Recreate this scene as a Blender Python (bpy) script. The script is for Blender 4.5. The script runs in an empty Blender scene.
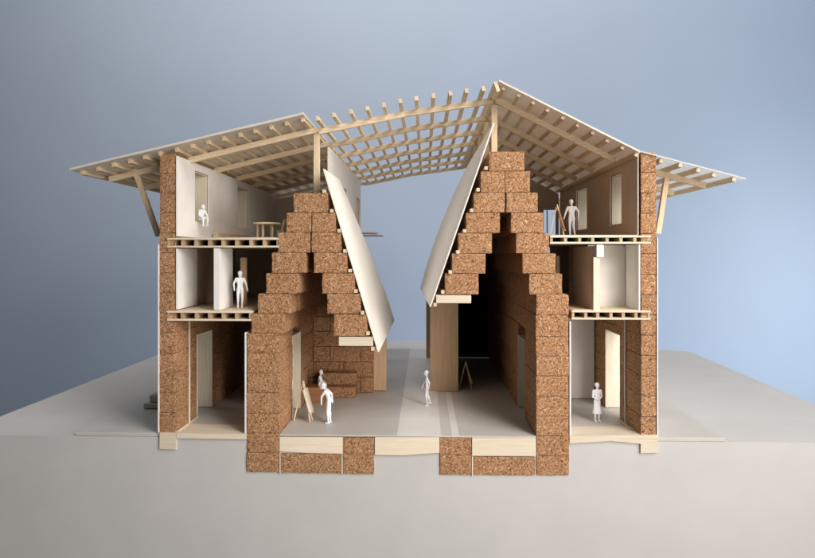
import bpy, bmesh, math, random
from mathutils import Vector, Matrix, noise
random.seed(7)
S = 0.01                      # one drawing unit = 1 cm
C = bpy.context.scene.collection
scn = bpy.context.scene

# ------------------------------------------------------------------ camera frame
F = 600.0; YAW = 17.5/600.0; EYE = 181.0
cs = 1/math.sqrt(1+YAW*YAW); sn = YAW*cs
def at(px, py, Y=0.0):
    a = (px-407.5)/F; b = (254.0-py)/F
    ry = cs + a*sn; rx = -sn + a*cs
    t = (Y+F)/ry
    return (rx*t, EYE + b*t)
def fx(px, Y=0.0): return at(px, 254, Y)[0]
def fz(py, px=425, Y=0.0): return at(px, py, Y)[1]

# ------------------------------------------------------------------ object helpers
WLOC = {}
def finish(o, parent, wl):
    C.objects.link(o)
    pl = WLOC.get(parent.name, Vector((0,0,0))) if parent else Vector((0,0,0))
    o.location = wl - pl
    if parent: o.parent = parent
    WLOC[o.name] = wl.copy()
    return o
def empty(name, x, y, z):
    o = bpy.data.objects.new(name, None); o.empty_display_size = 0.05
    return finish(o, None, Vector((x,y,z))*S)
def props(o, label=None, cat=None, group=None, kind=None):
    if label: o['label'] = label
    if cat: o['category'] = cat
    if group: o['group'] = group
    if kind: o['kind'] = kind
    return o

class MB:
    def __init__(s): s.v = []; s.f = []; s.smooth = False
    def poly(s, vs, fs):
        n = len(s.v); s.v += [tuple(v) for v in vs]; s.f += [tuple(i+n for i in f) for f in fs]; return s
    def box(s, x0, x1, y0, y1, z0, z1):
        x0,x1 = min(x0,x1),max(x0,x1); y0,y1 = min(y0,y1),max(y0,y1); z0,z1 = min(z0,z1),max(z0,z1)
        vs = [(x,y,z) for x in (x0,x1) for y in (y0,y1) for z in (z0,z1)]
        return s.poly(vs, [(0,1,3,2),(4,6,7,5),(0,4,5,1),(2,3,7,6),(0,2,6,4),(1,5,7,3)])
    def bev(s, x0, x1, y0, y1, z0, z1, b=0.3):
        bm = bmesh.new(); bmesh.ops.create_cube(bm, size=1)
        for v in bm.verts:
            v.co = Vector(((x0+x1)/2+v.co.x*abs(x1-x0), (y0+y1)/2+v.co.y*abs(y1-y0), (z0+z1)/2+v.co.z*abs(z1-z0)))
        bmesh.ops.bevel(bm, geom=bm.edges[:], offset=b, segments=1, affect='EDGES')
        return s.bm(bm)
    def bm(s, bm):
        bm.verts.index_update()
        s.poly([v.co[:] for v in bm.verts], [tuple(v.index for v in f.verts) for f in bm.faces]); bm.free(); return s
    def beam(s, p, q, w, h, up=(0,0,1), b=0.25):
        p = Vector(p); q = Vector(q); d = (q-p); L = d.length; d.normalize()
        up = Vector(up); side = d.cross(up).normalized(); up = side.cross(d).normalized()
        bm = bmesh.new(); bmesh.ops.create_cube(bm, size=1)
        c = (p+q)/2
        for v in bm.verts:
            v.co = Vector((v.co.x*L, v.co.y*w, v.co.z*h))
        bmesh.ops.bevel(bm, geom=bm.edges[:], offset=b, segments=1, affect='EDGES')
        for v in bm.verts:
            v.co = c + d*v.co.x + side*v.co.y + up*v.co.z
        return s.bm(bm)
    def prism(s, pts, y0, y1):      # polygon in x,z extruded along y
        n = len(pts)
        vs = [(x,y0,z) for x,z in pts] + [(x,y1,z) for x,z in pts]
        fs = [tuple(range(n)), tuple(range(2*n-1, n-1, -1))]
        fs += [(i, i+n, (i+1)%n+n, (i+1)%n) for i in range(n)]
        return s.poly(vs, fs)
    def rough(s, x0, x1, y0, y1, z0, z1, step=2.4, amp=0.30, rnd=0.22):
        nx = max(2, round((x1-x0)/step)); ny = max(2, round((y1-y0)/step)); nz = max(2, round((z1-z0)/step))
        idx = {}; vs = []; fs = []
        off = random.random()*100
        def V(i,j,k):
            key = (i,j,k)
            if key in idx: return idx[key]
            x = x0+(x1-x0)*i/nx; y = y0+(y1-y0)*j/ny; z = z0+(z1-z0)*k/nz
            ext = (i in (0,nx)) + (j in (0,ny)) + (k in (0,nz))
            if ext >= 2:
                r = rnd*(1.0 + 0.9*noise.noise(Vector((x*.3+off, y*.3, z*.3))))
                if i in (0,nx): x += r if i == 0 else -r
                if j in (0,ny): y += r if j == 0 else -r
                if k in (0,nz): z += r if k == 0 else -r
            nv = noise.noise_vector(Vector((x*.42+off, y*.42, z*.42)))
            vs.append((x+nv.x*amp, y+nv.y*amp, z+nv.z*amp)); idx[key] = len(vs)-1
            return idx[key]
        for i in range(nx):
            for j in range(ny):
                fs.append((V(i,j,0),V(i,j+1,0),V(i+1,j+1,0),V(i+1,j,0)))
                fs.append((V(i,j,nz),V(i+1,j,nz),V(i+1,j+1,nz),V(i,j+1,nz)))
        for i in range(nx):
            for k in range(nz):
                fs.append((V(i,0,k),V(i+1,0,k),V(i+1,0,k+1),V(i,0,k+1)))
                fs.append((V(i,ny,k),V(i,ny,k+1),V(i+1,ny,k+1),V(i+1,ny,k)))
        for j in range(ny):
            for k in range(nz):
                fs.append((V(0,j,k),V(0,j,k+1),V(0,j+1,k+1),V(0,j+1,k)))
                fs.append((V(nx,j,k),V(nx,j+1,k),V(nx,j+1,k+1),V(nx,j,k+1)))
        return s.poly(vs, fs)
    def gridwall(s, axis, c0, c1, u0, u1, v0, v1, holes):
        # solid plate of thickness c0..c1 on `axis` ('x' or 'y'); u runs along the other horizontal axis, v is z
        us = sorted(set([u0,u1]+[h[0] for h in holes]+[h[1] for h in holes]))
        vs_ = sorted(set([v0,v1]+[h[2] for h in holes]+[h[3] for h in holes]))
        solid = lambda i,j: 0<=i<len(us)-1 and 0<=j<len(vs_)-1 and not any(
            h[0]-1e-6<=us[i] and us[i+1]<=h[1]+1e-6 and h[2]-1e-6<=vs_[j] and vs_[j+1]<=h[3]+1e-6 for h in holes)
        P = (lambda c,u,v:(c,u,v)) if axis=='x' else (lambda c,u,v:(u,c,v))
        for i in range(len(us)-1):
            for j in range(len(vs_)-1):
                if not solid(i,j): continue
                a,b,c,d = us[i],us[i+1],vs_[j],vs_[j+1]
                s.poly([P(c0,a,c),P(c0,b,c),P(c0,b,d),P(c0,a,d)],[(0,1,2,3)])
                s.poly([P(c1,a,c),P(c1,a,d),P(c1,b,d),P(c1,b,c)],[(0,1,2,3)])
                if not solid(i-1,j): s.poly([P(c0,a,c),P(c0,a,d),P(c1,a,d),P(c1,a,c)],[(0,1,2,3)])
                if not solid(i+1,j): s.poly([P(c0,b,c),P(c1,b,c),P(c1,b,d),P(c0,b,d)],[(0,1,2,3)])
                if not solid(i,j-1): s.poly([P(c0,a,c),P(c1,a,c),P(c1,b,c),P(c0,b,c)],[(0,1,2,3)])
                if not solid(i,j+1): s.poly([P(c0,a,d),P(c0,b,d),P(c1,b,d),P(c1,a,d)],[(0,1,2,3)])
        return s
    def build(s, name, m, parent=None, label=None):
        xs = [v[0] for v in s.v]; ys = [v[1] for v in s.v]; zs = [v[2] for v in s.v]
        o0 = Vector(((min(xs)+max(xs))/2, (min(ys)+max(ys))/2, min(zs)))
        me = bpy.data.meshes.new(name)
        me.from_pydata([tuple((Vector(v)-o0)*S) for v in s.v], [], s.f)
        bm = bmesh.new(); bm.from_mesh(me)
        bmesh.ops.remove_doubles(bm, verts=bm.verts, dist=1e-6)
        bmesh.ops.recalc_face_normals(bm, faces=bm.faces); bm.to_mesh(me); bm.free()
        if s.smooth:
            for p in me.polygons: p.use_smooth = True
        me.materials.append(m)
        o = bpy.data.objects.new(name, me)
        finish(o, parent, o0*S)
        if label: o['label'] = label
        return o

# ------------------------------------------------------------------ materials
def newmat(name):
    m = bpy.data.materials.new(name); m.use_nodes = True
    nt = m.node_tree; b = nt.nodes['Principled BSDF']
    return m, nt, b
def N(nt, t, **k):
    n = nt.nodes.new(t)
    for a, v in k.items():
        if a.startswith('_'): setattr(n, a[1:], v)
        else: n.inputs[a.replace('__',' ')].default_value = v
    return n
def ramp(nt, stops):
    r = nt.nodes.new('ShaderNodeValToRGB'); e = r.color_ramp.elements
    while len(e) < len(stops): e.new(0.5)
    for i,(p,c) in enumerate(stops): e[i].position = p; e[i].color = (*c,1)
    return r
def cork(name, tint=1.0):
    m, nt, b = newmat(name); L = nt.links
    tc = N(nt,'ShaderNodeTexCoord'); geo = N(nt,'ShaderNodeNewGeometry'); oi = N(nt,'ShaderNodeObjectInfo')
    add = N(nt,'ShaderNodeVectorMath',_operation='MULTIPLY_ADD'); add.inputs[1].default_value=(1,1,1)
    sc = N(nt,'ShaderNodeMath',_operation='MULTIPLY'); sc.inputs[1].default_value = 9.0
    cmb = N(nt,'ShaderNodeMath',_operation='ADD')
    L.new(geo.outputs['Random Per Island'], cmb.inputs[0]); L.new(oi.outputs['Random'], cmb.inputs[1])
    L.new(cmb.outputs[0], sc.inputs[0]); L.new(tc.outputs['Object'], add.inputs[0]); L.new(sc.outputs[0], add.inputs[2])
    ns = N(nt,'ShaderNodeTexNoise',Scale=60.0,Detail=2.0)
    mx = N(nt,'ShaderNodeVectorMath',_operation='MULTIPLY_ADD'); mx.inputs[1].default_value=(.02,.02,.02)
    L.new(add.outputs[0], ns.inputs['Vector']); L.new(ns.outputs['Color'], mx.inputs[0]); L.new(add.outputs[0], mx.inputs[2])
    v1 = N(nt,'ShaderNodeTexVoronoi',Scale=135.0,Randomness=1.0); L.new(mx.outputs[0], v1.inputs['Vector'])
    v2 = N(nt,'ShaderNodeTexVoronoi',Scale=62.0,Randomness=1.0); L.new(mx.outputs[0], v2.inputs['Vector'])
    s1 = N(nt,'ShaderNodeSeparateColor'); L.new(v1.outputs['Color'], s1.inputs[0])
    s2 = N(nt,'ShaderNodeSeparateColor'); L.new(v2.outputs['Color'], s2.inputs[0])
    r1 = ramp(nt, [(0,(.07,.027,.012)),(.07,(.18,.078,.035)),(.2,(.33,.165,.080)),(.55,(.42,.228,.116)),(.85,(.50,.29,.16)),(1,(.70,.47,.30))])
    L.new(s1.outputs[0], r1.inputs[0])
    r2 = ramp(nt, [(0,(.58,.50,.45)),(.14,(.9,.88,.86)),(.8,(1.0,1.0,1.0)),(1,(1.22,1.22,1.2))]); L.new(s2.outputs[1], r2.inputs[0])
    mul = N(nt,'ShaderNodeMix',_data_type='RGBA',_blend_type='MULTIPLY'); mul.inputs[0].default_value=1
    L.new(r1.outputs[0], mul.inputs[6]); L.new(r2.outputs[0], mul.inputs[7])
    isl = N(nt,'ShaderNodeMapRange'); isl.inputs[3].default_value=.92*tint; isl.inputs[4].default_value=1.07*tint
    L.new(geo.outputs['Random Per Island'], isl.inputs[0])
    hv = N(nt,'ShaderNodeHueSaturation'); L.new(mul.outputs[2], hv.inputs['Color']); L.new(isl.outputs[0], hv.inputs['Value'])
    L.new(hv.outputs[0], b.inputs['Base Color'])
    b.inputs['Roughness'].default_value=.9; b.inputs['Specular IOR Level'].default_value=.15
    bp = N(nt,'ShaderNodeBump',Strength=.55,Distance=.006); L.new(s1.outputs[0], bp.inputs['Height']); L.new(bp.outputs[0], b.inputs['Normal'])
    return m
def wood(name, axis, c0=(.60,.44,.27), c1=(.80,.64,.44)):
    m, nt, b = newmat(name); L = nt.links
    tc = N(nt,'ShaderNodeTexCoord'); mp = N(nt,'ShaderNodeMapping'); oi = N(nt,'ShaderNodeObjectInfo')
    sc = [70,70,70]; sc['xyz'.index(axis)] = 3.0
    mp.inputs['Scale'].default_value = sc
    sh = N(nt,'ShaderNodeMath',_operation='MULTIPLY'); sh.inputs[1].default_value=20; L.new(oi.outputs['Random'], sh.inputs[0])
    L.new(sh.outputs[0], mp.inputs['Location']); L.new(tc.outputs['Object'], mp.inputs[0])
    n1 = N(nt,'ShaderNodeTexNoise',Scale=1.0,Detail=4.0,Roughness=.6); L.new(mp.outputs[0], n1.inputs['Vector'])
    r = ramp(nt, [(.3,c0),(.7,c1)]); L.new(n1.outputs[0], r.inputs[0])
    hv = N(nt,'ShaderNodeHueSaturation'); mr = N(nt,'ShaderNodeMapRange'); mr.inputs[3].default_value=.86; mr.inputs[4].default_value=1.08
    L.new(oi.outputs['Random'], mr.inputs[0]); L.new(mr.outputs[0], hv.inputs['Value']); L.new(r.outputs[0], hv.inputs['Color'])
    L.new(hv.outputs[0], b.inputs['Base Color']); b.inputs['Roughness'].default_value=.65; b.inputs['Specular IOR Level'].default_value=.25
    bp = N(nt,'ShaderNodeBump',Strength=.25,Distance=.004); L.new(n1.outputs[0], bp.inputs['Height']); L.new(bp.outputs[0], b.inputs['Normal'])
    return m
def card(name, col, var=.05, scale=6.0, rough=.85, bump=.08, transl=0.0):
    m, nt, b = newmat(name); L = nt.links
    tc = N(nt,'ShaderNodeTexCoord')
    n1 = N(nt,'ShaderNodeTexNoise',Scale=scale,Detail=5.0,Roughness=.55); L.new(tc.outputs['Object'], n1.inputs['Vector'])
    n2 = N(nt,'ShaderNodeTexNoise',Scale=140.0,Detail=2.0); L.new(tc.outputs['Object'], n2.inputs['Vector'])
    r = ramp(nt, [(.25,tuple(c*(1-var) for c in col)),(.75,tuple(min(1,c*(1+var)) for c in col))]); L.new(n1.outputs[0], r.inputs[0])
    L.new(r.outputs[0], b.inputs['Base Color']); b.inputs['Roughness'].default_value=rough; b.inputs['Specular IOR Level'].default_value=.25
    bp = N(nt,'ShaderNodeBump',Strength=bump,Distance=.003); L.new(n2.outputs[0], bp.inputs['Height'])
    bp2 = N(nt,'ShaderNodeBump',Strength=bump,Distance=.03); L.new(n1.outputs[0], bp2.inputs['Height']); L.new(bp.outputs[0], bp2.inputs['Normal']); L.new(bp2.outputs[0], b.inputs['Normal'])
    if transl:
        tr = N(nt,'ShaderNodeBsdfTranslucent'); L.new(r.outputs[0], tr.inputs[0])
        mx = N(nt,'ShaderNodeMixShader'); mx.inputs[0].default_value = transl
        L.new(b.outputs[0], mx.inputs[1]); L.new(tr.outputs[0], mx.inputs[2]); L.new(mx.outputs[0], nt.nodes['Material Output'].inputs[0])
    return m
CORK = cork('cork'); BW = ((.66,.50,.32),(.85,.70,.50))
WX = wood('balsa_across','x',*BW); WY = wood('balsa_along','y',(.62,.47,.30),(.82,.67,.47)); WZ = wood('balsa_upright','z',*BW)
CREAM = wood('pale_board','x',(.68,.575,.44),(.79,.69,.55)); CREAMZ = wood('pale_board_upright','z',(.66,.58,.45),(.80,.73,.60))
PIER = wood('beech_veneer','z',(.58,.39,.24),(.74,.53,.34))
DECKTOP = wood('deck_veneer','y',(.55,.44,.31),(.70,.58,.43))
JOIST = wood('joist_wood','y',(.42,.29,.18),(.56,.40,.25))
WHITE = card('white_card',(.80,.77,.74)); PANEL = card('panel_card',(.90,.86,.80),.04,4.0,.6,.05,.16)
SHEET = card('roof_card',(.84,.77,.69),.05,5.0,.8,.06,.28)
SHADEW = card('shaded_white_card',(.69,.59,.50))  # white card with the shade of the right-hand rooms put into its colour
FIG = card('white_plastic',(.83,.84,.87),.01,6,.55,.02)
GREY = card('grey_board',(.49,.465,.44),.035,1.4,.7,.05); GREYF = card('grey_board_edge',(.54,.525,.515),.04,2.2,.7,.06)
RAISED = card('floor_card',(.53,.50,.465),.05,3.0,.45,.05)
SHADEP = card('shade_card',(.022,.018,.017)); BENCHC = wood('red_cork_bench','x',(.30,.135,.06),(.40,.195,.09))  # near-black card: interior shade put into the colour
ORANGE = wood('orange_board','z',(.42,.20,.07),(.58,.30,.12))
WALLM = card('blue_wall_paint',(.46,.53,.66),.02,.5,.8,.02)
def film():
    m, nt, b = newmat('tracing_film'); L = nt.links
    b.inputs['Base Color'].default_value=(.78,.79,.80,1); b.inputs['Roughness'].default_value=.5
    tr = N(nt,'ShaderNodeBsdfTranslucent'); tr.inputs[0].default_value=(.8,.82,.85,1)
    tp = N(nt,'ShaderNodeBsdfTransparent'); m1 = N(nt,'ShaderNodeMixShader'); m1.inputs[0].default_value=.5
    m2 = N(nt,'ShaderNodeMixShader'); m2.inputs[0].default_value=.22
    L.new(b.outputs[0], m1.inputs[1]); L.new(tr.outputs[0], m1.inputs[2]); L.new(m1.outputs[0], m2.inputs[1]); L.new(tp.outputs[0], m2.inputs[2])
    L.new(m2.outputs[0], nt.nodes['Material Output'].inputs[0]); return m
FILM = film()

# ------------------------------------------------------------------ setting
def slab(name, m, *b, kind='structure', bev=.6):
    return props(MB().bev(*b, b=bev).build(name, m), kind=kind)
xl = -483; xr = 475
# base board: rounded back corners, front face carries on downwards
mb = MB()
pts = [(xl,0),(xr-3,0),(486,280),(501,540),(498,556),(488,566),(470,573),(300,620),(120,668),(60,676),(-60,680),(-440,680),(-470,670),(-488,640),(-490,500)]
n = len(pts)
mb.poly([(x,y,-4.2) for x,y in pts]+[(x,y,-520) for x,y in pts], [tuple(range(n)), tuple(range(2*n-1,n-1,-1))]+[(i,i+n,(i+1)%n+n,(i+1)%n) for i in range(n)])
props(mb.build('ground', GREYF), kind='structure')
rc = MB()
X0, X1 = fx(75), fx(725)
rc.bev(X0, X1, 0.4, 560, -4.0, -0.4, b=.3)
props(rc.build('ground_card', RAISED), kind='structure')
# paler card bands laid as the strip of light running back between the vaults
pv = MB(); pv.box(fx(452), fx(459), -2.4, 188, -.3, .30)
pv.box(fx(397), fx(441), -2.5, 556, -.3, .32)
props(pv.build('path', card('light_strip_card',(.70,.66,.62),.05,3,.45,.05)), kind='structure')
props(MB().box(-3200, 3200, 1500, 1520, -2600, 2600).build('background_wall', WALLM), kind='structure')

# ------------------------------------------------------------------ the section model
M = empty('architectural_model', 0, 0, 0)
props(M, 'timber and cork sectional model of a house with two stepped vaults under a slatted roof', 'architectural model')

def rowsplit(y0, y1, holes, L=66, off=0.0):
    """intervals of solid length left between holes, cut into blocks"""
    segs = [(y0,y1)]
    for a,b in holes:
        ns = []
        for s0,s1 in segs:
            if b<=s0 or a>=s1: ns.append((s0,s1)); continue
            if a-s0>3: ns.append((s0,a))
            if s1-b>3: ns.append((b,s1))
        segs = ns
    out = []
    for s0,s1 in segs:
        y = s0; first = True
        while y < s1-.1:
            l = (L-off) if (first and off and s1-s0 > L) else L
            e = y+l
            if s1-e < 14: e = s1
            out.append((y, min(e,s1))); y = min(e,s1); first = False
    return out
def courses(mb, x0, x1, y0, y1, zs, holes, jit=.35, gap=.22, fine=True):
    for i in range(len(zs)-1):
        a,b = zs[i],zs[i+1]
        hs = [(h[0],h[1]) for h in holes if min(b,h[3])-max(a,h[2]) > 5]
        for (s,e) in rowsplit(y0,y1,hs,off=33 if i%2 else 0):
            j = random.uniform(-jit,jit); k = random.uniform(-jit,jit) if s<1 else 0
            mb.rough(x0+j*.6, x1+j*.6, s+gap+k, e-gap, a+gap, b-gap, step=2.4 if s<5 else 4.5)
DY0, DY1 = 60, 104
H = 19.85

# outer walls ------------------------------------------------------
def outer_wall(side):
    if side < 0:
        xa, xb = fx(159.6), fx(175.2); top = fz(153,168); door = (58,105,-5,92); lab = 'left outer cork wall in thin courses'
    else:
        xa, xb = fx(641), fx(656.3); top = fz(152,648); door = (62,116,-5,93); lab = 'right outer cork wall in thin courses'
    wins = [(46,88,216,272),(196,245,216,272)] if side<0 else [(52,92,213,270),(190,245,213,270)]
    n_ = 14; zs = [0.0+top*i/n_ for i in range(n_+1)]
    mb = MB(); 
    hol = [door]+wins
    END = 520 if side<0 else 352
    for i in range(n_):
        a,b = zs[i],zs[i+1]
        jx = random.uniform(-.25,.25)
        mb.rough(xa+jx, xb+jx*.5, random.uniform(-.2,.2), 44, a+.1, b-.1, step=2.2, rnd=.18)
        cuts = sorted(set([a,b]+[c for h in hol for c in (h[2],h[3]) if a+2<c<b-2]))
        for a2,b2 in zip(cuts,cuts[1:]):
            hs = [(h[0],h[1]) for h in hol if h[2]-2<=a2 and b2<=h[3]+2]
            for (s_,e) in rowsplit(44.2,END,hs,off=33 if i%2 else 0):
                j = random.uniform(-.2,.2)
                g0 = .12 if a2==a else 0; g1 = .12 if b2==b else 0
                mb.rough(xa+j, xb+j*.5, s_+.1, e-.1, a2+g0, b2-g1, step=4.5, rnd=.15 if (g0 or g1) else .05)
    w = mb.build('outer_wall', CORK, M, lab)
    inn = xb if side<0 else xa; out = xa if side<0 else xb
    d = 1 if side<0 else -1
    # thin white render sheet on the outside, with the openings cut through
    MB().gridwall('x', out-d*.35, out-d*1.35, -1, END+1, 0.4, fz(238) if side>0 else fz(244), [(door[0],door[1],.4,door[3])]).build('render_sheet', WHITE, w)
    # white linings of the two upper storeys
    MB().gridwall('x', inn+d*1.0, inn+d*2.4, -.6 if side<0 else 3, 395 if side<0 else 346, fz(238)+2 if side<0 else fz(236)+1, top-3, wins).build('lining_panel', WHITE if side<0 else SHADEW, w)
    MB().gridwall('x', inn+d*1.0, inn+d*2.4, -.6, 52 if side<0 else 120, fz(311)+1, fz(248.5) if side<0 else fz(244.6), []).build('lining_panel', WHITE, w)
    for h, nm in [(door,'door_lining')]+[(q,'window_lining') for q in wins]:
        b = MB(); x0_, x1_ = min(out-d*.2,inn+d*.6), max(out-d*.2,inn+d*.6); t = 1.3; z0_ = max(h[2],.3)
        b.box(x0_,x1_,h[0]+.3,h[0]+t,z0_,h[3]-.3).box(x0_,x1_,h[1]-t,h[1]-.3,z0_,h[3]-.3)
        b.box(x0_,x1_,h[0]+t,h[1]-t,h[3]-t,h[3]-.3)
        if nm=='window_lining': b.box(x0_,x1_,h[0]+t,h[1]-t,z0_+.3,z0_+t)
        b.build(nm, CREAMZ, w)
    # cream upright strip set into the ground-floor wall face
    ys = 33 if side<0 else 43
    MB().box(inn+d*.5, inn+d*1.6, ys, ys+2.2, .6, fz(322)-1).build('wall_strip', CREAMZ, w)
    MB().box(inn+d*.6, inn+d*2.6, 4, door[0]-1, .05, 1.6).build('skirting', CREAM, w)
    # slanting struts below the eaves
    for k in range(4):
        y = 35+80*k
        if side<0: p,q = at(134.6,169,35), at(159.5,236,35)
        else:      p,q = at(667.5,171,35), at(656.8,231,35)
        MB().beam((p[0],y,p[1]), (q[0]-(1.0 if side<0 else -1.0),y,q[1]-(0 if side<0 else 3)), 4.6, 5.2, up=(1,0,0)).build('strut', WZ, w)
    return w
WL = outer_wall(-1); WR = outer_wall(1)

# floor decks ------------------------------------------------------
def deck(pa, pb, pt, pbt, webs, depth, lab):
    pm = (pa+pb)/2
    x0,x1 = fx(pa),fx(pb); zt,zb = fz(pt,pm),fz(pbt,pm)
    b = MB(); b.bev(x0,x1,-1.2,depth,zt-1.9,zt,b=.2); b.bev(x0,x1,-1.2,depth,zb,zb+1.9,b=.2)
    o = b.build('floor_deck', CREAM, M, lab)
    MB().box(x0+2,x1-2,22,depth-1,zb+2,zt-2).build('hollow_shade', SHADEP, o)  # near-black filler painted as the shade inside the hollow deck
    for i in range(webs+1):
        x = x0+1.6+(x1-x0-3.2)*i/webs + (random.uniform(-.5,.5) if 0<i<webs else 0)
        w = 3.0 if 0<i<webs else 2.6
        MB().box(x-w/2, x+w/2, -.6+random.uniform(0,.4), 21.8, zb+2.0, zt-2.0).build('joist', JOIST, o)
    MB().box(max(x0,x0+9) if pa<400 else x0+2, x1-3 if pa<400 else x1-12, .5, depth-2, zt+.05, zt+.7).build('floor_veneer', DECKTOP, o)
    return o
deck(167.3,279.5,238,247.6,8,400,'upper left hollow floor deck, longest of the four')
deck(167.3,252,311,320.8,6,215,'middle left hollow floor deck')
deck(549.8,650.6,235.6,243.8,7,345,'upper right hollow floor deck')
deck(571.3,650.4,310.5,319.6,6,160,'middle right hollow floor deck')

# vaults -----------------------------------------------------------
def vault(rows, leg, legrows, y_in, y_out, side, lab, door):
    """rows: (pyT, pyB, (outer part), (inner part)); leg: px range of the full-height leg"""
    x0,x1 = fx(leg[0]),fx(leg[1]); courses_ = []
    fb = MB()
    for i,(a,b) in enumerate(zip(legrows,legrows[1:])):
        za,zb = fz(b,sum(leg)/2), fz(a,sum(leg)/2)
        deep = 460 if za > 0 else 40; mb = MB(); courses_ += [mb] if deep > 100 else []; pe = -1
        holes = [door] if (door and za > -2) else []
        if za > -2 and side<0: holes = holes+[(150,176,8,36)]
        for (s,e) in rowsplit(0,deep,[(h[0],h[1]) for h in holes if min(zb,h[3])-max(za,h[2])>5],off=33 if i%2 else 0):
            if deep > 100 and s-pe > 3 and pe > 0: mb = MB(); courses_.insert(0, mb)
            pe = e; j = random.uniform(-.55,.55)
            (mb if deep>100 else fb).rough(x0+j,x1+j*.8,s-1.6+.2 if s==0 else s+.06,e-.06,za+.05,zb-.05,step=2.0 if s<5 else 4.5,amp=.42)
    v = courses_.pop().build('cork_vault', CORK, M, lab)
    for c_ in courses_: c_.build('wall_course', CORK, v)
    fb.build('foundation_block', CORK, v)
    for i,(t,bt,parts) in enumerate(rows):
        for (p0,p1,deep) in parts:
            b = MB(); pm=(p0+p1)/2
            za,zb = fz(bt,pm),fz(t,pm)
            for (s,e) in rowsplit(0,deep,[],off=33 if i%2 else 0):
                j = random.uniform(-.75,.75); k = random.uniform(-.3,.6) if s==0 else 0
                b.rough(fx(p0)+j,fx(p1)+j,(s-1.4+k) if s==0 else s+.2,e-.1,za+.05,zb-.08+random.uniform(-.15,.05),step=2.0 if s<5 else 4.5,amp=.42)
            b.build('corbel_course', CORK, v)
    if door:
        b = MB(); t=1.2; xa,xb = x0-.5,x1+.5
        b.box(xa,xb,door[0]+.3,door[0]+t,.3,door[3]-.3).box(xa,xb,door[1]-t,door[1]-.3,.3,door[3]-.3).box(xa,xb,door[0]+t,door[1]-t,door[3]-t,door[3]-.3)
        b.build('door_lining', CREAMZ, v)
    return v
A,B = 450,290
VL = vault([
 (193,212.6,[(294,328.3,88)]),
 (212.6,232.4,[(286.3,311.4,A),(312,335.7,100)]),
 (232.4,252.5,[(279,310.9,A),(312,341.7,128)]),
 (252.5,273,[(272,305.8,A),(314.7,348,158)]),
 (273,293.6,[(265.6,298.5,A),(321.7,354.4,186)]),
 (293.6,313.6,[(258.6,292,A),(327.5,361,215)]),
 (313.6,333,[(252.3,285.6,A)]), (314,336,[(333.5,367,242)])],
 (247.2,279.6), [333,353,372.6,392.6,413,432.8,452.2,471.8], 0, 0, -1, 'lower cork vault on the left, two courses shorter',
 (59,101,-5,91))
VR = vault([
 (151.6,171.2,[(488.5,524,A)]),
 (171.2,192.6,[(480.6,504.4,A),(505.4,530.6,A)]),
 (192.6,212.5,[(473,504.3,A),(505.6,537,A)]),
 (212.5,233,[(466,499.8,A),(510,542.6,A)]),
 (233,253.4,[(459,492.6,A),(516.2,549.2,A)]),
 (253.4,273.6,[(451.6,485.2,A),(523,556.2,A)]),
 (273.6,294.5,[(444.6,478,A),(529.7,562.6,A)])],
 (536,568.6), [294.5,315,336.5,356,375.8,396,416,435.6,455.5,475], 0, 0, 1, 'taller cork vault on the right',
 (63,114,-5,86))
# dark air-gap pieces: lintels, battens and leaning panels
def lintel(v, p0,p1,t,b,deep):
    MB().bev(fx(p0),fx(p1),-2.5,deep,fz(b,p0),fz(t,p0)-.3,b=.3).build('lintel', CREAM, v)
lintel(VL,339,373,336.4,345.6,285); lintel(VR,436,471,294.8,303,440)
def leaning(v, pts_front, yb, lab, bow, dxb):
    nu, nv = 10, 14; mb = MB(); mb.smooth = False; fr = []; 
    (pa,ta),(pb,tb) = pts_front
    xa,za = at(pa,ta,0); xb_,zb_ = at(pb,tb,0)
    th = 1.3
    d = Vector((xb_-xa,0,zb_-za)).normalized(); nrm = Vector((-d.z,0,d.x))
    if (nrm.x > 0) != (bow > 0): nrm = -nrm
    vs=[]; 
    for layer in (0,1):
        for i in range(nv+1):
            v_ = i/nv
            y1 = yb(v_)
            for j in range(nu+1):
                u = j/nu; y = -2 + u*(y1+2)
                wv = .5+.4*math.sin(v_*7+u*2)
                p = Vector((xa+(xb_-xa)*v_, y, za+(zb_-za)*v_)) + nrm*(abs(bow)*u*math.sin(math.pi*(.15+.8*v_)) + wv*u + layer*th + .6)
                p.x += dxb*u*v_
                vs.append(p)
    n1=(nv+1)*(nu+1); fs=[]
    I=lambda l,i,j:l*n1+i*(nu+1)+j
    for i in range(nv):
        for j in range(nu):
            fs.append((I(0,i,j),I(0,i,j+1),I(0,i+1,j+1),I(0,i+1,j))); fs.append((I(1,i,j),I(1,i+1,j),I(1,i+1,j+1),I(1,i,j+1)))
    for i in range(nv):
        for j in (0,nu): fs.append((I(0,i,j),I(0,i+1,j),I(1,i+1,j),I(1,i,j)))
    for j in range(nu):
        for i in (0,nv): fs.append((I(0,i,j),I(0,i,j+1),I(1,i,j+1),I(1,i,j)))
    mb.poly(vs,fs)
    return mb.build('cladding_panel', PANEL, v, lab)
leaning(VL, ((322.6,169.5),(377.4,352)), lambda t: 92+ (230*t-40*t*t), 'leaning white card panel, front edge sloping down to the right', 3, 0)
leaning(VR, ((495,124),(431.5,307)), lambda t: 306, 'leaning white card panel, front edge sloping down to the left', -9, -10)
for (px_,py_) in [(325.8,191.5),(333.4,211),(340.6,230.8),(346.5,251),(351.6,270.6),(357.3,291),(364,312.5),(369.5,333),(374.2,348.5)]:
    x,z = at(px_-1.3,py_,0); MB().box(x-1.6,x+1.6,-3.2,45,z-1.7,z+1.7).build('batten', WY, VL)
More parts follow.
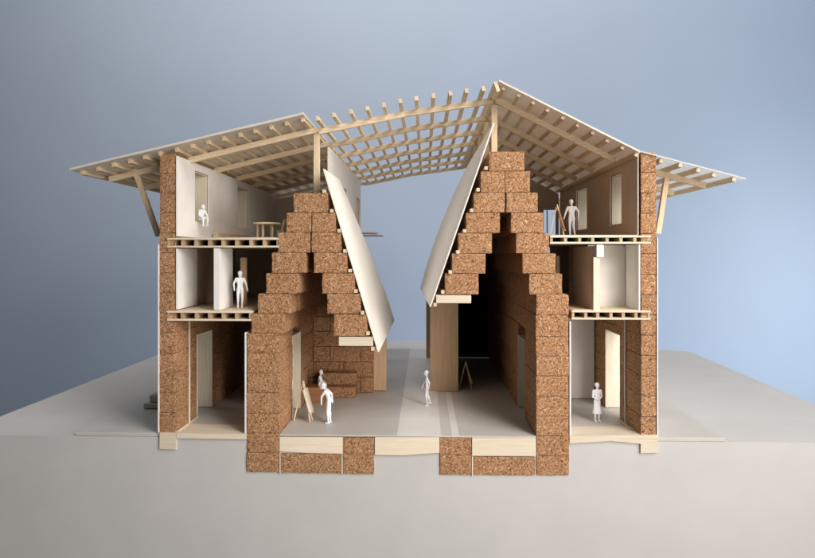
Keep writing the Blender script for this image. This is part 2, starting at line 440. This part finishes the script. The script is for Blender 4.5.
for (px_,py_) in [(484.6,168.5),(476.6,190),(470.2,210.5),(463.2,231),(456.5,252),(449,272),(441.5,292),(433.8,304.5)]:
    x,z = at(px_+1.3,py_,0); MB().box(x-1.6,x+1.6,-3.2,45,z-1.7,z+1.7).build('batten', WY, VR)

# piers, inner walls -------------------------------------------------
MB().bev(fx(337),fx(373)+1,193,200,0.2,fz(346),b=.3).build('pier', PIER, M, 'wooden pier under the left vault')
MB().bev(fx(432),fx(469),193,200,0.2,fz(303.6),b=.3).build('pier', PIER, M, 'wooden pier under the right vault, taller and wider')
MB().bev(2,40,443,450,0.2,fz(303.6),b=.3).build('pier', PIER, M, 'far wooden pier, only its edge showing')
MB().box(fx(466),fx(469)-.4,201,442,0.2,fz(304)).build('inner_wall', SHADEP, M, 'dark inner wall behind the right pier')  # closes the open side; its black carries the shade inside the vault
MB().box(fx(469),fx(540),452,455,0.2,fz(200)).build('inner_wall', SHADEP, M, 'dark end wall closing the right vault')  # black colour stands for the shade deep in the vault
bw = MB()
zz = [0.4+19.9*i for i in range(9)]
for i in range(8):
    x = fx(280)
    while x < fx(357)-4:
        e = min(x+ (40 if (i%2 or x>fx(281)) else 22), fx(358)); bw.rough(x+.2,e-.2,180,190,zz[i]+.2,zz[i+1]-.2,step=4); x = e
bw.build('back_wall', CORK, M, 'cork back wall of the left vault')
# ground floor rooms behind the wings
b = MB()
for i in range(6):
    x = fx(178)
    while x < fx(245)-4:
        e = min(x+(30 if (i%2 or x>fx(180)) else 16), fx(246)); b.rough(x+.2,e-.2,215,228,i*19.2+.4,(i+1)*19.2,step=4); x = e
b.build('back_wall', CORK, M, 'cork back wall of the left ground-floor room')
MB().box(fx(571.5),fx(641)-2,157,159,0.3,fz(322)).build('back_wall', WHITE, M, 'white back wall of the right ground-floor room')
MB().box(fx(245),fx(246.6),-1,56,0.3,fz(333)).build('lining_panel', WHITE, VL)
MB().box(fx(569.4),fx(570.8),-1,155,0.3,fz(319.8)-1).build('lining_panel', WHITE, VR)
# middle storey
b = MB(); b.box(fx(214),fx(219.5),-.5,42,fz(310.6),fz(248.2)); b.build('partition', WHITE, M, 'white partition edge-on beside the standing figure')
MB().box(fx(176.5),fx(177.6),52.3,181.8,fz(310.6),fz(248.2)).build('side_wall', card('tan_card',(.42,.33,.26)), M, 'tan side wall of the left middle room')
b = MB(); b.box(fx(177.5),fx(245),182,184,fz(310.6),fz(248.2)); b.build('back_wall', card('tan_card',(.42,.33,.26)), M, 'tan back wall of the left middle room')
MB().bev(fx(222),fx(229),60,63,fz(310.6),fz(258),b=.2).build('door_panel', PIER, M, 'narrow wooden door leaf behind the standing figure')
MB().box(fx(593.4),fx(600),-.4,8,fz(310),fz(257.3)).build('partition_post', CREAMZ, M, 'cream post at the end of the middle-storey partition')
MB().bev(fx(596),fx(603.2),-2,6,fz(257),fz(245),b=.2).build('bracket', WHITE, M, 'small white block above the cream post')
MB().box(fx(595),fx(598),8.3,90,fz(310),fz(246)).build('partition', WHITE, M, 'partition running back from the cream post')
MB().box(fx(598.5),fx(641)-3,38,40,fz(310),fz(244.6)).build('back_wall', WHITE, M, 'white back wall of the right middle room')
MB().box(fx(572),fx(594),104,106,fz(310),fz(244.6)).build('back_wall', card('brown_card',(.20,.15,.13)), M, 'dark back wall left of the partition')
MB().box(fx(573),fx(576.5),75,78,fz(310),fz(256)).build('door_panel', CREAMZ, M, 'thin cream door edge in the right middle room')
# upper storey
def gable(x0,x1,y,t,zb,zl,zr,hole,m,lab):
    b = MB(); zt = lambda x: zl+(zr-zl)*(x-x0)/(x1-x0)
    if hole:
        a,c,h0,h1 = hole
        b.prism([(x0,zb),(a,zb),(a,zt(a)),(x0,zt(x0))],y,y+t)
        b.prism([(a,h1),(c,h1),(c,zt(c)),(a,zt(a))],y,y+t)
        b.prism([(c,zb),(x1,zb),(x1,zt(x1)),(c,zt(c))],y,y+t)
        if h0>zb+.5: b.prism([(a,zb),(c,zb),(c,h0),(a,h0)],y,y+t)
    else: b.prism([(x0,zb),(x1,zb),(x1,zt(x1)),(x0,zt(x0))],y,y+t)
    return b.build('back_wall', m, M, lab)
gw = gable(fx(505),fx(640)-3,347,3,fz(235.6)+1,fz(90),fz(160),(186,205,198,250),SHADEW,'white gable back wall of the upper right room with a window')
MB().box(191,192.6,348,349.6,198.5,249.5).build('glazing_bar', CREAMZ, gw)
gable(fx(177)+1,-112.5,396,3,fz(238)+1,fz(163),fz(134),None,WHITE,'white back wall of the upper left room')
b = MB()
b.gridwall('x',-113,-111,93,434,EYE+20,EYE+124,[(220,257,EYE+70,EYE+91),(366,424,EYE+36,EYE+93)])
cw = b.build('courtyard_wall', WHITE, M, 'white card wall with two openings above the left vault')
for (a,c,z0_,z1_) in [(220,257,EYE+70,EYE+91),(366,424,EYE+36,EYE+93)]:
    MB().box(-114.6,-113.2,a-3,c+3,z0_-2,z1_+2).build('shutter', PIER, cw)
MB().bev(-110.8,-72,392,436,EYE+30,EYE+32,b=.3).bev(-110.8,-80,390,420,EYE+34,EYE+36,b=.3).build('balcony', WX, M, 'small two-layer wooden balcony beyond the left vault')
MB().bev(fx(177)+3,fx(177)+9,95,230,fz(238)+1.4,fz(238)+9,b=.3).build('low_shelf', WY, M, 'long low wooden shelf along the left upper wall')

# foundations --------------------------------------------------------
def found(p0,p1,t,b_,lab=None):
    pm=(p0+p1)/2; MB().rough(fx(p0)+.1,fx(p1)-.1,-1.6,34,fz(b_,pm),fz(t,pm)-.1,step=2.2).build('foundation_block', CORK, M, lab)
found(281.2,341.2,453,472.6); found(343.2,374.4,436.8,454); found(343.2,374.4,454,473.4)
found(439.8,471.4,436.8,454.4); found(439.8,471.4,454.4,474.4); found(473.4,535.2,456,474.8)
MB().box(fx(280.3),fx(535.5),-2.2,170,-1.3,.25).build('floor_card', RAISED, M)
def gslab(pts,lab,name='floor_slab'):
    MB().prism([at(px,py,0) for px,py in pts],-1.9,30).build(name, CREAM, M, lab)
gslab([(280,436.4),(343,436.6),(343,453.2),(311,452.4),(280,450.6)],'cream ground slab in the left vault')
gslab([(375,436.6),(439.4,436.6),(439.4,452),(405,454.6),(375,454.2)],'cream ground slab between the vaults')
gslab([(472,437),(535.4,437.2),(535.4,455.4),(472,455)],'cream ground slab in the right vault')
gslab([(177.3,432.5),(246.8,433.5),(246.8,438.8),(177.3,437.6)],'thin cream ground slab of the left wing')
gslab([(569.2,435.2),(656.5,434.4),(656.6,452),(640,452.6),(640,443.2),(610,440.4),(569.2,443)],'cream ground slab with a downturned foot, right wing')
gslab([(160.4,432.2),(176.8,432.4),(176.6,448.8),(160.2,448.4)],'square cream footing under the left wall','footing')
gslab([(341.6,454),(342.8,454),(342.8,473),(341.6,473)],None,'shim'); gslab([(471.7,456),(473,456),(473,475),(471.7,475)],None,'shim')
gslab([(279.9,453),(280.9,453),(280.9,472.6),(279.9,472.6)],None,'shim')

# roof ----------------------------------------------------------------
LB = 540
def line(pts):
    W = [at(p[0],p[1],0) for p in pts]
    def f(px_):
        x = fx(px_)
        for a,b in zip(W,W[1:]):
            if x<=b[0] or b is W[-1]:
                t = (x-a[0])/(b[0]-a[0]); return x, a[1]+(b[1]-a[1])*t, math.atan2(b[1]-a[1],b[0]-a[0])
    return f
def sheet(f, pa, pb, off, th, y0, y1, name, m, parent, lab, segs=10):
    top=[];bot=[]
    for i in range(segs+1):
        x,z,_ = f(pa+(pb-pa)*i/segs); wob=random.uniform(-.2,.2)
        bot.append((x,z+off+wob)); top.append((x,z+off+th+wob))
    return MB().prism(bot+top[::-1],y0,y1).build(name,m,parent,lab)
def purlins(f, pxs, parent, w=3.6, h=4.6, y0=-1, y1=LB, m=None):
    for p in pxs:
        x,z,a = f(p); z -= .3; up=(-math.sin(a),0,math.cos(a))
        dx = random.uniform(-.5,.5); e = random.uniform(-1,1.5)
        MB().beam((x+dx,y0+e,z),(x-dx+random.uniform(-1,1),y1+e,z+random.uniform(-.4,.4)),w,h,up=up).build('purlin', m or WY, parent)
def rafters(f, pxs, parent, ys, w=4.2, h=6.0, drop=5.6):
    for y in ys:
        for a,b in zip(pxs,pxs[1:]):
            x0_,z0_,al = f(a); x1_,z1_,_ = f(b)
            MB().beam((x0_,y,z0_-drop),(x1_,y,z1_-drop+random.uniform(-.3,.3)),w,h).build('rafter', WX, parent)
fL = line([(73,174.2),(176,149.5),(303,119.2)])
fP = line([(303,121.2),(318,118),(403,100.4),(484,88.2),(499,86.5)])
fR = line([(501,86),(637,154.5)])
fE = line([(638,154),(745,182)])
YS = [35+80*k for k in range(7)]
RL = sheet(fL,76,305.5,1.7,2.2,-11,LB+2,'roof',SHEET,M,'left roof slope of white card reaching out over the eave')
purlins(fL,[82+15.75*k for k in range(15)],RL)
rafters(fL,[91.5,312],RL,YS)
PG = MB().beam((fx(496.5),-3,fz(88)),(fx(496.5),LB,fz(88)),3.6,10,up=(-.35,0,1)).build('pergola',WY,M,'open lattice roof between the two wings, without covering')
purlins(fP,[317.5+16.55*k for k in range(11)],PG)
rafters(fP,[312.5,403,497],PG,YS)
RR = sheet(fR,498.5,638,1.8,1.9,-5,LB+2,'roof',SHEET,M,'steep right roof slope of white card')
purlins(fR,[504,518.5,533,548,563,577.5,592.5,607.5,622,636],RR)
rafters(fR,[500,626],RR,YS)
EV = sheet(fE,640,745,2.2,1.2,-2.5,LB+2,'eave_canopy',FILM,M,'flatter right eave of thin pale film')
purlins(fE,[661.5,679.5,697.5,714.5,733.5],EV)
rafters(fE,[655,722],EV,YS)
for y in YS[:1]:
    zt = fP(312)[1]-8; MB().bev(fx(310)-3,fx(310)+3,y-3+3,y+3+3,fz(193)+.3,zt,b=.25).build('post',WZ,M,'post standing on the left vault')
for y in YS[:5]:
    zt = fR(505)[1]-8; MB().bev(fx(498.5)-3,fx(498.5)+3,y,y+6,fz(151.6)+.3,zt,b=.25).build('post',WZ,M,'post standing on the right vault')

# ------------------------------------------------------------------ loose things: easels, table, bench, figures
def easel(px_,py_,Y,h,name,label,board,rot=0):
    x,_ = at(px_,py_,Y); t = empty(name,x,Y,0); WLOC[t.name]=t.location.copy()
    return t,x
def easel_at(x,y,z,h,rot,label,bm_,cat='easel'):
    t = empty('easel', x,y,z); props(t,label,cat,'artist easels on the floors')
    k = h/42.0; R = Matrix.Rotation(rot,3,'Z')
    def P(a,b,c): v = R@Vector((a*k,b*k,0)); return (x+v.x,y+v.y,z+c*k+.4)
    def part(nm,p,q,w,hh,m): MB().beam(p,q,w*k,hh*k,up=(0,1,.01),b=.08).build(nm,m,t)
    part('leg',P(9,-4,0),P(0,-1,42),1.3,1.5,WZ); part('leg',P(9,4,0),P(0,1,42),1.3,1.5,WZ)
    part('rear_leg',P(-10,0,0),P(-.6,0,39),1.2,1.4,WZ)
    # picture board leaning on the two front legs
    p = Vector(P(9.0,0,10)); q = Vector(P(2.0,0,34)); d=(q-p).normalized()
    MB().beam(p,q,13*k,1.4*k,up=R@Vector((1,0,.28)),b=.1).build('picture_board',bm_,t)
    MB().beam(P(9.5,-6,9),P(9.5,6,9),1.6*k,1.2*k,b=.08).build('ledge',WZ,t)
    return t
e1x,_ = at(302,424,40)
easel_at(e1x,46,0,43,math.radians(-6),'pale wooden easel in the left vault, facing the bending figure',CREAMZ)
zU = fz(236.2,600)
ex,_ = at(557,236,62); easel_at(ex,62,zU,36,math.radians(-8),'wooden easel with an orange board on the upper right floor',ORANGE)
ex,_ = at(466,390,205); easel_at(ex,212,0,36,math.radians(-4),'dark brown easel in the shadow behind the right pier',PIER)

# table on the upper left floor
zd = fz(238,225)+.8
tx,_ = at(267,224,66)
t = empty('table', tx,66,zd); props(t,'small round light-wood table beside the stepped cork vault','table')
bm = bmesh.new(); bmesh.ops.create_cone(bm,cap_ends=True,segments=32,radius1=15,radius2=15,depth=1.8)
for v in bm.verts: v.co += Vector((tx,66,zd+17))
MB().bm(bm).build('tabletop',WX,t)
for a in (200,260,320,80):
    a=math.radians(a); lx,ly=tx+10*math.cos(a),66+10*math.sin(a)
    MB().bev(lx-1,lx+1,ly-1,ly+1,zd,zd+16,b=.15).build('leg',WZ,t)
cx,_ = at(281,225,72)
t = empty('chair',cx,72,zd); props(t,'small wooden chair with a leaning back at the round table','chair')
MB().bev(cx-4,cx+4,68,76,zd+8,zd+9.4,b=.15).build('seat',WX,t)
MB().beam((cx+1,72,zd+9),(cx+4.5,72,zd+22),8,1.4,up=(1,0,0)).build('backrest',WZ,t)
for sx in (-3,3):
    for sy in (-3,3): MB().bev(cx+sx-.6,cx+sx+.6,72+sy-.6,72+sy+.6,zd,zd+8,b=.1).build('leg',WZ,t)

# bench blocks at the back of the left vault
x0_,_=at(323,380,168); x1_,_=at(357,380,168)
MB
b=MB(); b.rough(x0_,x1_,150,178,.4,14,step=3,amp=.15); b.rough(x0_-3,x1_,163,178,14.3,29,step=3,amp=.15)
props(b.build('stepped_bench',CORK),'two-step reddish bench against the cork back wall','bench')
x0_,_=at(305,404,124); x1_,_=at(324,404,124)
props(MB().rough(x0_,x1_,124,146,.3,19,step=2.4,amp=.2).build('cork_stool',BENCHC),'reddish cork block with the small figure sitting on it','block')
x0_,z0_ = at(144.5,398,95)
props(MB().bev(x0_,x0_+20,92,112,.2,6,b=.8).bev(x0_+5,x0_+22,96,112,6.2,15,b=1.2).build('card_offcut',GREY),'small grey stepped card offcut behind the left outer wall','offcut')

def ell(bm,c,r,rot=None):
    mt = Matrix.Translation(c) @ (rot.to_4x4() if rot else Matrix.Identity(4)) @ Matrix.Diagonal((r[0],r[1],r[2],1))
    bmesh.ops.create_icosphere(bm,subdivisions=3,radius=1,matrix=mt)
def tube(bm,a,b,ra,rb):
    a=Vector(a); b=Vector(b); d=b-a
    q=d.to_track_quat('Z','Y').to_matrix().to_4x4()
    bmesh.ops.create_cone(bm,cap_ends=True,segments=16,radius1=ra,radius2=rb,depth=d.length,matrix=Matrix.Translation((a+b)/2)@q)
    bmesh.ops.create_icosphere(bm,subdivisions=2,radius=ra,matrix=Matrix.Translation(a))
    bmesh.ops.create_icosphere(bm,subdivisions=2,radius=rb,matrix=Matrix.Translation(b))
def figure(loc, rot, label, pose, scale=1.0, skirt=False, hair='short', group='white scale figures in the model'):
    """pose: joint dict in figure units (42 tall); x = right, -y = front"""
    J = dict(pelvis=(0,0,22), chest=(0,0,31), neck=(0,0,35), head=(0,-.3,39),
             shL=(-4.2,0,33.2), elL=(-5.4,0,26.6), wrL=(-5.6,-1,20.6), shR=(4.2,0,33.2), elR=(5.4,0,26.6), wrR=(5.6,-1,20.6),
             hpL=(-1.9,0,21.5), knL=(-2.1,-.3,11.5), anL=(-2.2,.2,1.6), hpR=(1.9,0,21.5), knR=(2.1,-.3,11.5), anR=(2.2,.2,1.6), face=(0,-1,0))
    J.update(pose); J={k:Vector(v) for k,v in J.items()}
    bm=bmesh.new(); fd = J['face'].normalized()
    sh = (J['shR']-J['shL']).normalized()
    # torso
    mid=(J['pelvis']+J['chest'])/2
    for s_ in (-1,1):
        tube(bm,J['pelvis']+sh*s_*1.5,mid+sh*s_*1.2,2.1,1.8); tube(bm,mid+sh*s_*1.2,J['chest']+sh*s_*2.0,1.8,2.1)
    tube(bm,J['chest'],J['neck'],2.0,1.05); tube(bm,J['neck'],J['head']-(J['head']-J['neck'])*.2,1.05,1.1)
    tube(bm,J['shL'],J['shR'],1.35,1.35)
    for s_ in 'LR':
        tube(bm,J['chest'].lerp(J['sh'+s_],.5),J['sh'+s_],1.7,1.4)
        tube(bm,J['sh'+s_],J['el'+s_],1.35,1.05); tube(bm,J['el'+s_],J['wr'+s_],1.0,.68)
        d=(J['wr'+s_]-J['el'+s_]).normalized(); pal=J['wr'+s_]+d*1.4
        tube(bm,J['wr'+s_],pal,.72,.78)
        side=d.cross(Vector((1,.3,.2))).normalized()
        for k,l in zip((-.62,-.2,.22,.62),(1.5,1.8,1.7,1.3)):
            p0=pal+side*k*1.0; p1=p0+d*l*.55+fd*.12; p2=p1+d*l*.45+fd*.35
            tube(bm,p0,p1,.27,.25); tube(bm,p1,p2,.25,.22)
        th=J['wr'+s_]+d*.4+side*.5; tube(bm,th,th+side*.75+d*.9+fd*.3,.3,.24)
        tube(bm,J['hp'+s_],J['kn'+s_],2.05,1.4); tube(bm,J['kn'+s_],J['an'+s_],1.4,.8)
        mc=J['kn'+s_].lerp(J['an'+s_],.3); ell(bm,mc-fd*.3,(1.35,1.35,2.4))
        fdir=Vector((fd.x,fd.y,0)).normalized(); ft=J['an'+s_]; tube(bm,ft-Vector((0,0,.7))-fdir*.6,ft-Vector((0,0,.85))+fdir*2.9,.85,.65)
    if skirt:
        q=Matrix.Translation((0,0,15.8)); bmesh.ops.create_cone(bm,cap_ends=True,segments=24,radius1=5.0,radius2=3.0,depth=14,matrix=q@Matrix.Diagonal((1,.8,1,1)))
    hd=J['head']; ell(bm,hd,(2.15,2.5,2.95) if abs(fd.y)>abs(fd.x) else (2.5,2.15,2.95))
    lat=fd.cross(Vector((0,0,1))).normalized(); upv=Vector((0,0,1))
    tube(bm,hd+fd*2.2+upv*.3,hd+fd*2.9-upv*.5,.3,.42)                       # nose
    tube(bm,hd+fd*2.05-upv*1.3+lat*.5,hd+fd*2.05-upv*1.3-lat*.5,.3,.3)       # mouth
    ell(bm,hd+fd*1.5-upv*2.1,(.9,.9,.8))
    for s_ in (-1,1):
        ell(bm,hd+lat*s_*2.15,(.4,.5,.75)); ell(bm,hd+fd*1.95+lat*s_*.85+upv*.25,(.42,.42,.32))
    ell(bm,hd-fd*.45+upv*.75,(2.5,2.6,2.6))                                  # hair
    if hair=='long': ell(bm,hd-fd*1.4-upv*1.6,(2.1,1.5,3.2))
    if hair=='bun': ell(bm,hd-fd*2.6+upv*1.2,(1.3,1.3,1.3))
    for v in bm.verts: v.co *= scale*S
    me=bpy.data.meshes.new('person'); bm.to_mesh(me); bm.free()
    o=bpy.data.objects.new('person',me); C.objects.link(o)
    md=o.modifiers.new('r','REMESH'); md.mode='VOXEL'; md.voxel_size=.26*S; md.use_smooth_shade=True
    sm=o.modifiers.new('s','SMOOTH'); sm.factor=.5; sm.iterations=3
    dg=bpy.context.evaluated_depsgraph_get(); dg.update()
    m2=bpy.data.meshes.new_from_object(o.evaluated_get(dg)); o.modifiers.clear(); o.data=m2
    bpy.data.meshes.remove(me); m2.materials.clear(); m2.materials.append(FIG); m2.name='person'
    for p in m2.polygons: p.use_smooth=True
    o.location=Vector(loc)*S; o.rotation_euler=(0,0,rot)
    props(o,label,'person',group); return o

# bending visitor at the easel, in profile facing left (front = -x)
x,_=at(328,425,36)
figure((x,38,.2),0,'white figure bending forward to look at the easel in the left vault',
  dict(face=(-1,0,-.35),pelvis=(1.2,0,21.5),chest=(-1.2,0,29.6),neck=(-3.6,0,32.8),head=(-5.6,0,35.6),
       shL=(-2.4,-3.6,31.4),elL=(-6.0,-3.6,26),wrL=(-6.2,-3.0,20.5), shR=(-2.0,3.6,31.4),elR=(2.6,3.8,27.5),wrR=(3.4,3.2,21),
       hpL=(.6,-1.9,21.5),knL=(-.4,-2,11.5),anL=(.2,-2,1.6),hpR=(.6,1.9,21.5),knR=(.8,2,11.5),anR=(1.6,2,1.6)),scale=1.12)
# small figure sitting on the block
x,_=at(319.5,388,130)
figure((x,132,.2),0,'small white figure sitting on the reddish block with raised knees, in the left vault',
  dict(face=(1,-.5,0),pelvis=(0,0,21),chest=(.3,0,29.6),neck=(.9,0,33.2),head=(1.6,0,36.8),
       shL=(.3,-3.2,31.6),elL=(1.8,-4,26),wrL=(4.6,-2.6,24.6),shR=(.3,3.2,31.6),elR=(2,3.6,26),wrR=(4.6,2.2,24.6),
       hpL=(1,-1.8,21),knL=(7,-2.2,21.6),anL=(7.2,-2.2,11.4),hpR=(1,1.8,21),knR=(7.2,2,21.2),anR=(7.6,2,11.2)),scale=.98)
# walking figure between the vaults
x,_=at(427,404,116)
figure((x,116,.1),math.radians(8),'slim white figure walking alone on the open path between the vaults',
  dict(face=(-1,-.15,0),pelvis=(0,0,22),chest=(-.4,0,31),neck=(-.5,0,35),head=(-1,0,39),
       shL=(-.5,-3.2,33),shR=(-.3,3.2,33),elL=(2.2,-3.8,27.5),wrL=(1.4,-4,22),elR=(-2.4,3.8,27.5),wrR=(-4.4,3.6,22.5),
       hpL=(0,-1.6,21.5),hpR=(0,1.6,21.5),knL=(-1.6,-1.6,12),anL=(.4,-1.6,1.6),knR=(1.0,1.6,11.8),anR=(4.0,1.6,3.4)),scale=1.0)
# woman in skirt
x,_=at(597,420,54)
figure((x,54,.1),math.radians(15),'white woman figure in a knee-length skirt on the right ground floor',
  dict(elL=(-5.4,-.6,27),wrL=(-1.8,-3.2,25.2),elR=(5.3,-.4,27),wrR=(2.0,-3.2,25.6)),scale=1.0,skirt=True,hair='bun')
# left middle storey
x,_=at(240,309,22)
figure((x,22,fz(311,220)+.8),math.radians(10),'white figure standing with arms held out on the left middle floor',
  dict(elL=(-6.8,.6,27.6),wrL=(-6.0,-1.8,22),elR=(6.6,.4,27.2),wrR=(8.0,-.6,21),knR=(2.8,-1.2,11.8),anR=(2.0,.8,1.6)),scale=.93,hair='long')
# upper right
x,_=at(572,236,76)
figure((x,78,fz(235.6,600)+.8),math.radians(-12),'white figure standing with hand on hip behind the upper easel',
  dict(elL=(-6.4,-.8,27.4),wrL=(-8.0,-2.6,22),elR=(7.6,.8,28),wrR=(7.2,-.2,21.5),head=(-.5,-.6,39),anR=(3.8,1.0,1.6),anL=(-1.6,-.4,1.6)),scale=1.0,hair='short')
# on the sill
x,_=at(199,222,52)
figure((fx(177)+3,56,fz(222,199,60)-14),math.radians(90-25),'small white figure perched on the sill of the left upper window, knees drawn up',
  dict(face=(0,-1,-.2),pelvis=(0,0,19),chest=(0,-1.8,26.5),neck=(0,-3,29.5),head=(0,-4.2,32.6),
       shL=(-4,-2.4,28.4),elL=(-6.4,-4,23),wrL=(-4,-7,20),shR=(4,-2.4,28.4),elR=(6.4,-4,23),wrR=(4,-7,20),
       hpL=(-1.9,-.5,19),knL=(-3.4,-8,20),anL=(-3.2,-7.4,10.6),hpR=(1.9,-.5,19),knR=(3.4,-8,20),anR=(3.2,-7.4,10.6)),scale=.92)

# ------------------------------------------------------------------ lights, camera
def area(name, loc, target, size, energy, col, spread=180):
    l=bpy.data.lights.new(name,'AREA'); l.shape='RECTANGLE'; l.size=size[0]*S; l.size_y=size[1]*S; l.energy=energy; l.color=col; l.spread=math.radians(spread)
    o=bpy.data.objects.new(name,l); C.objects.link(o); o.location=Vector(loc)*S
    o.rotation_euler=(Vector(target)-Vector(loc)).to_track_quat('-Z','Y').to_euler(); return o
area('side_window_light', (1300, -700, 400), (60, 60, 120), (500, 500), 247, (1.0,.97,.94), 90)
area('high_window_light', (600, -600, 1000), (60, 60, 60), (500, 500), 240, (1.0,.985,.96), 90)
area('warm_window_light', (900, -1300, 500), (60, 60, 60), (500, 500), 78, (1.0,.92,.86), 60)
area('near_room_light', (420, -650, 500), (50, 0, 60), (300, 200), 98, (1.0,.91,.80), 110)
area('low_fill_light', (620, -950, -60), (0, 60, 230), (800, 250), 179, (1.0,.94,.87), 110)  # added lamp below the front, brightens roof undersides like bounce from a table
area('top_left_light', (-330, 40, 1250), (60, 120, 150), (350, 350), 48, (1.0,.96,.92), 70)
area('wall_side_light', (1800, 700, -100), (700, 1500, -200), (400, 900), 576, (0.78,0.91,1.00), 180)
area('wall_top_light', (100, 500, 1700), (0, 1500, 700), (1100, 300), 1191, (1.00,0.95,0.85), 180)
area('wall_corner_light', (1300, 900, 0), (900, 1500, -100), (300, 900), 292, (0.95,1.00,0.92), 180)
area('wall_left_light', (-900, 500, 1600), (-900, 1500, 700), (900, 300), 572, (1.00,0.97,0.92), 180)
area('wall_right_light', (1200, 500, 1600), (1200, 1500, 700), (900, 300), 624, (0.82,0.90,1.00), 180)
area('wall_low_light', (600, 800, -1000), (400, 1500, 0), (900, 300), 537, (0.58,0.71,1.00), 180)
w=bpy.data.worlds.new('World'); scn.world=w; w.use_nodes=True
w.node_tree.nodes['Background'].inputs[0].default_value=(.82,.92,1.0,1); w.node_tree.nodes['Background'].inputs[1].default_value=.07
cam=bpy.data.cameras.new('camera'); co=bpy.data.objects.new('camera',cam); C.objects.link(co)
cam.sensor_width=36; cam.lens=36*F/815; cam.clip_start=.05; cam.clip_end=200; cam.shift_y=-25/815
co.location=Vector((0,-600,EYE))*S
d=Vector((-sn,cs,0)); co.rotation_euler=d.to_track_quat('-Z','Y').to_euler()
cam.dof.use_dof=True; cam.dof.focus_distance=6.3; cam.dof.aperture_fstop=1.1
scn.camera=co
scn.view_settings.view_transform='Standard'; scn.view_settings.look='None'; scn.view_settings.exposure=0; scn.view_settings.gamma=1
scn.cycles.max_bounces=8; scn.cycles.use_denoising=True
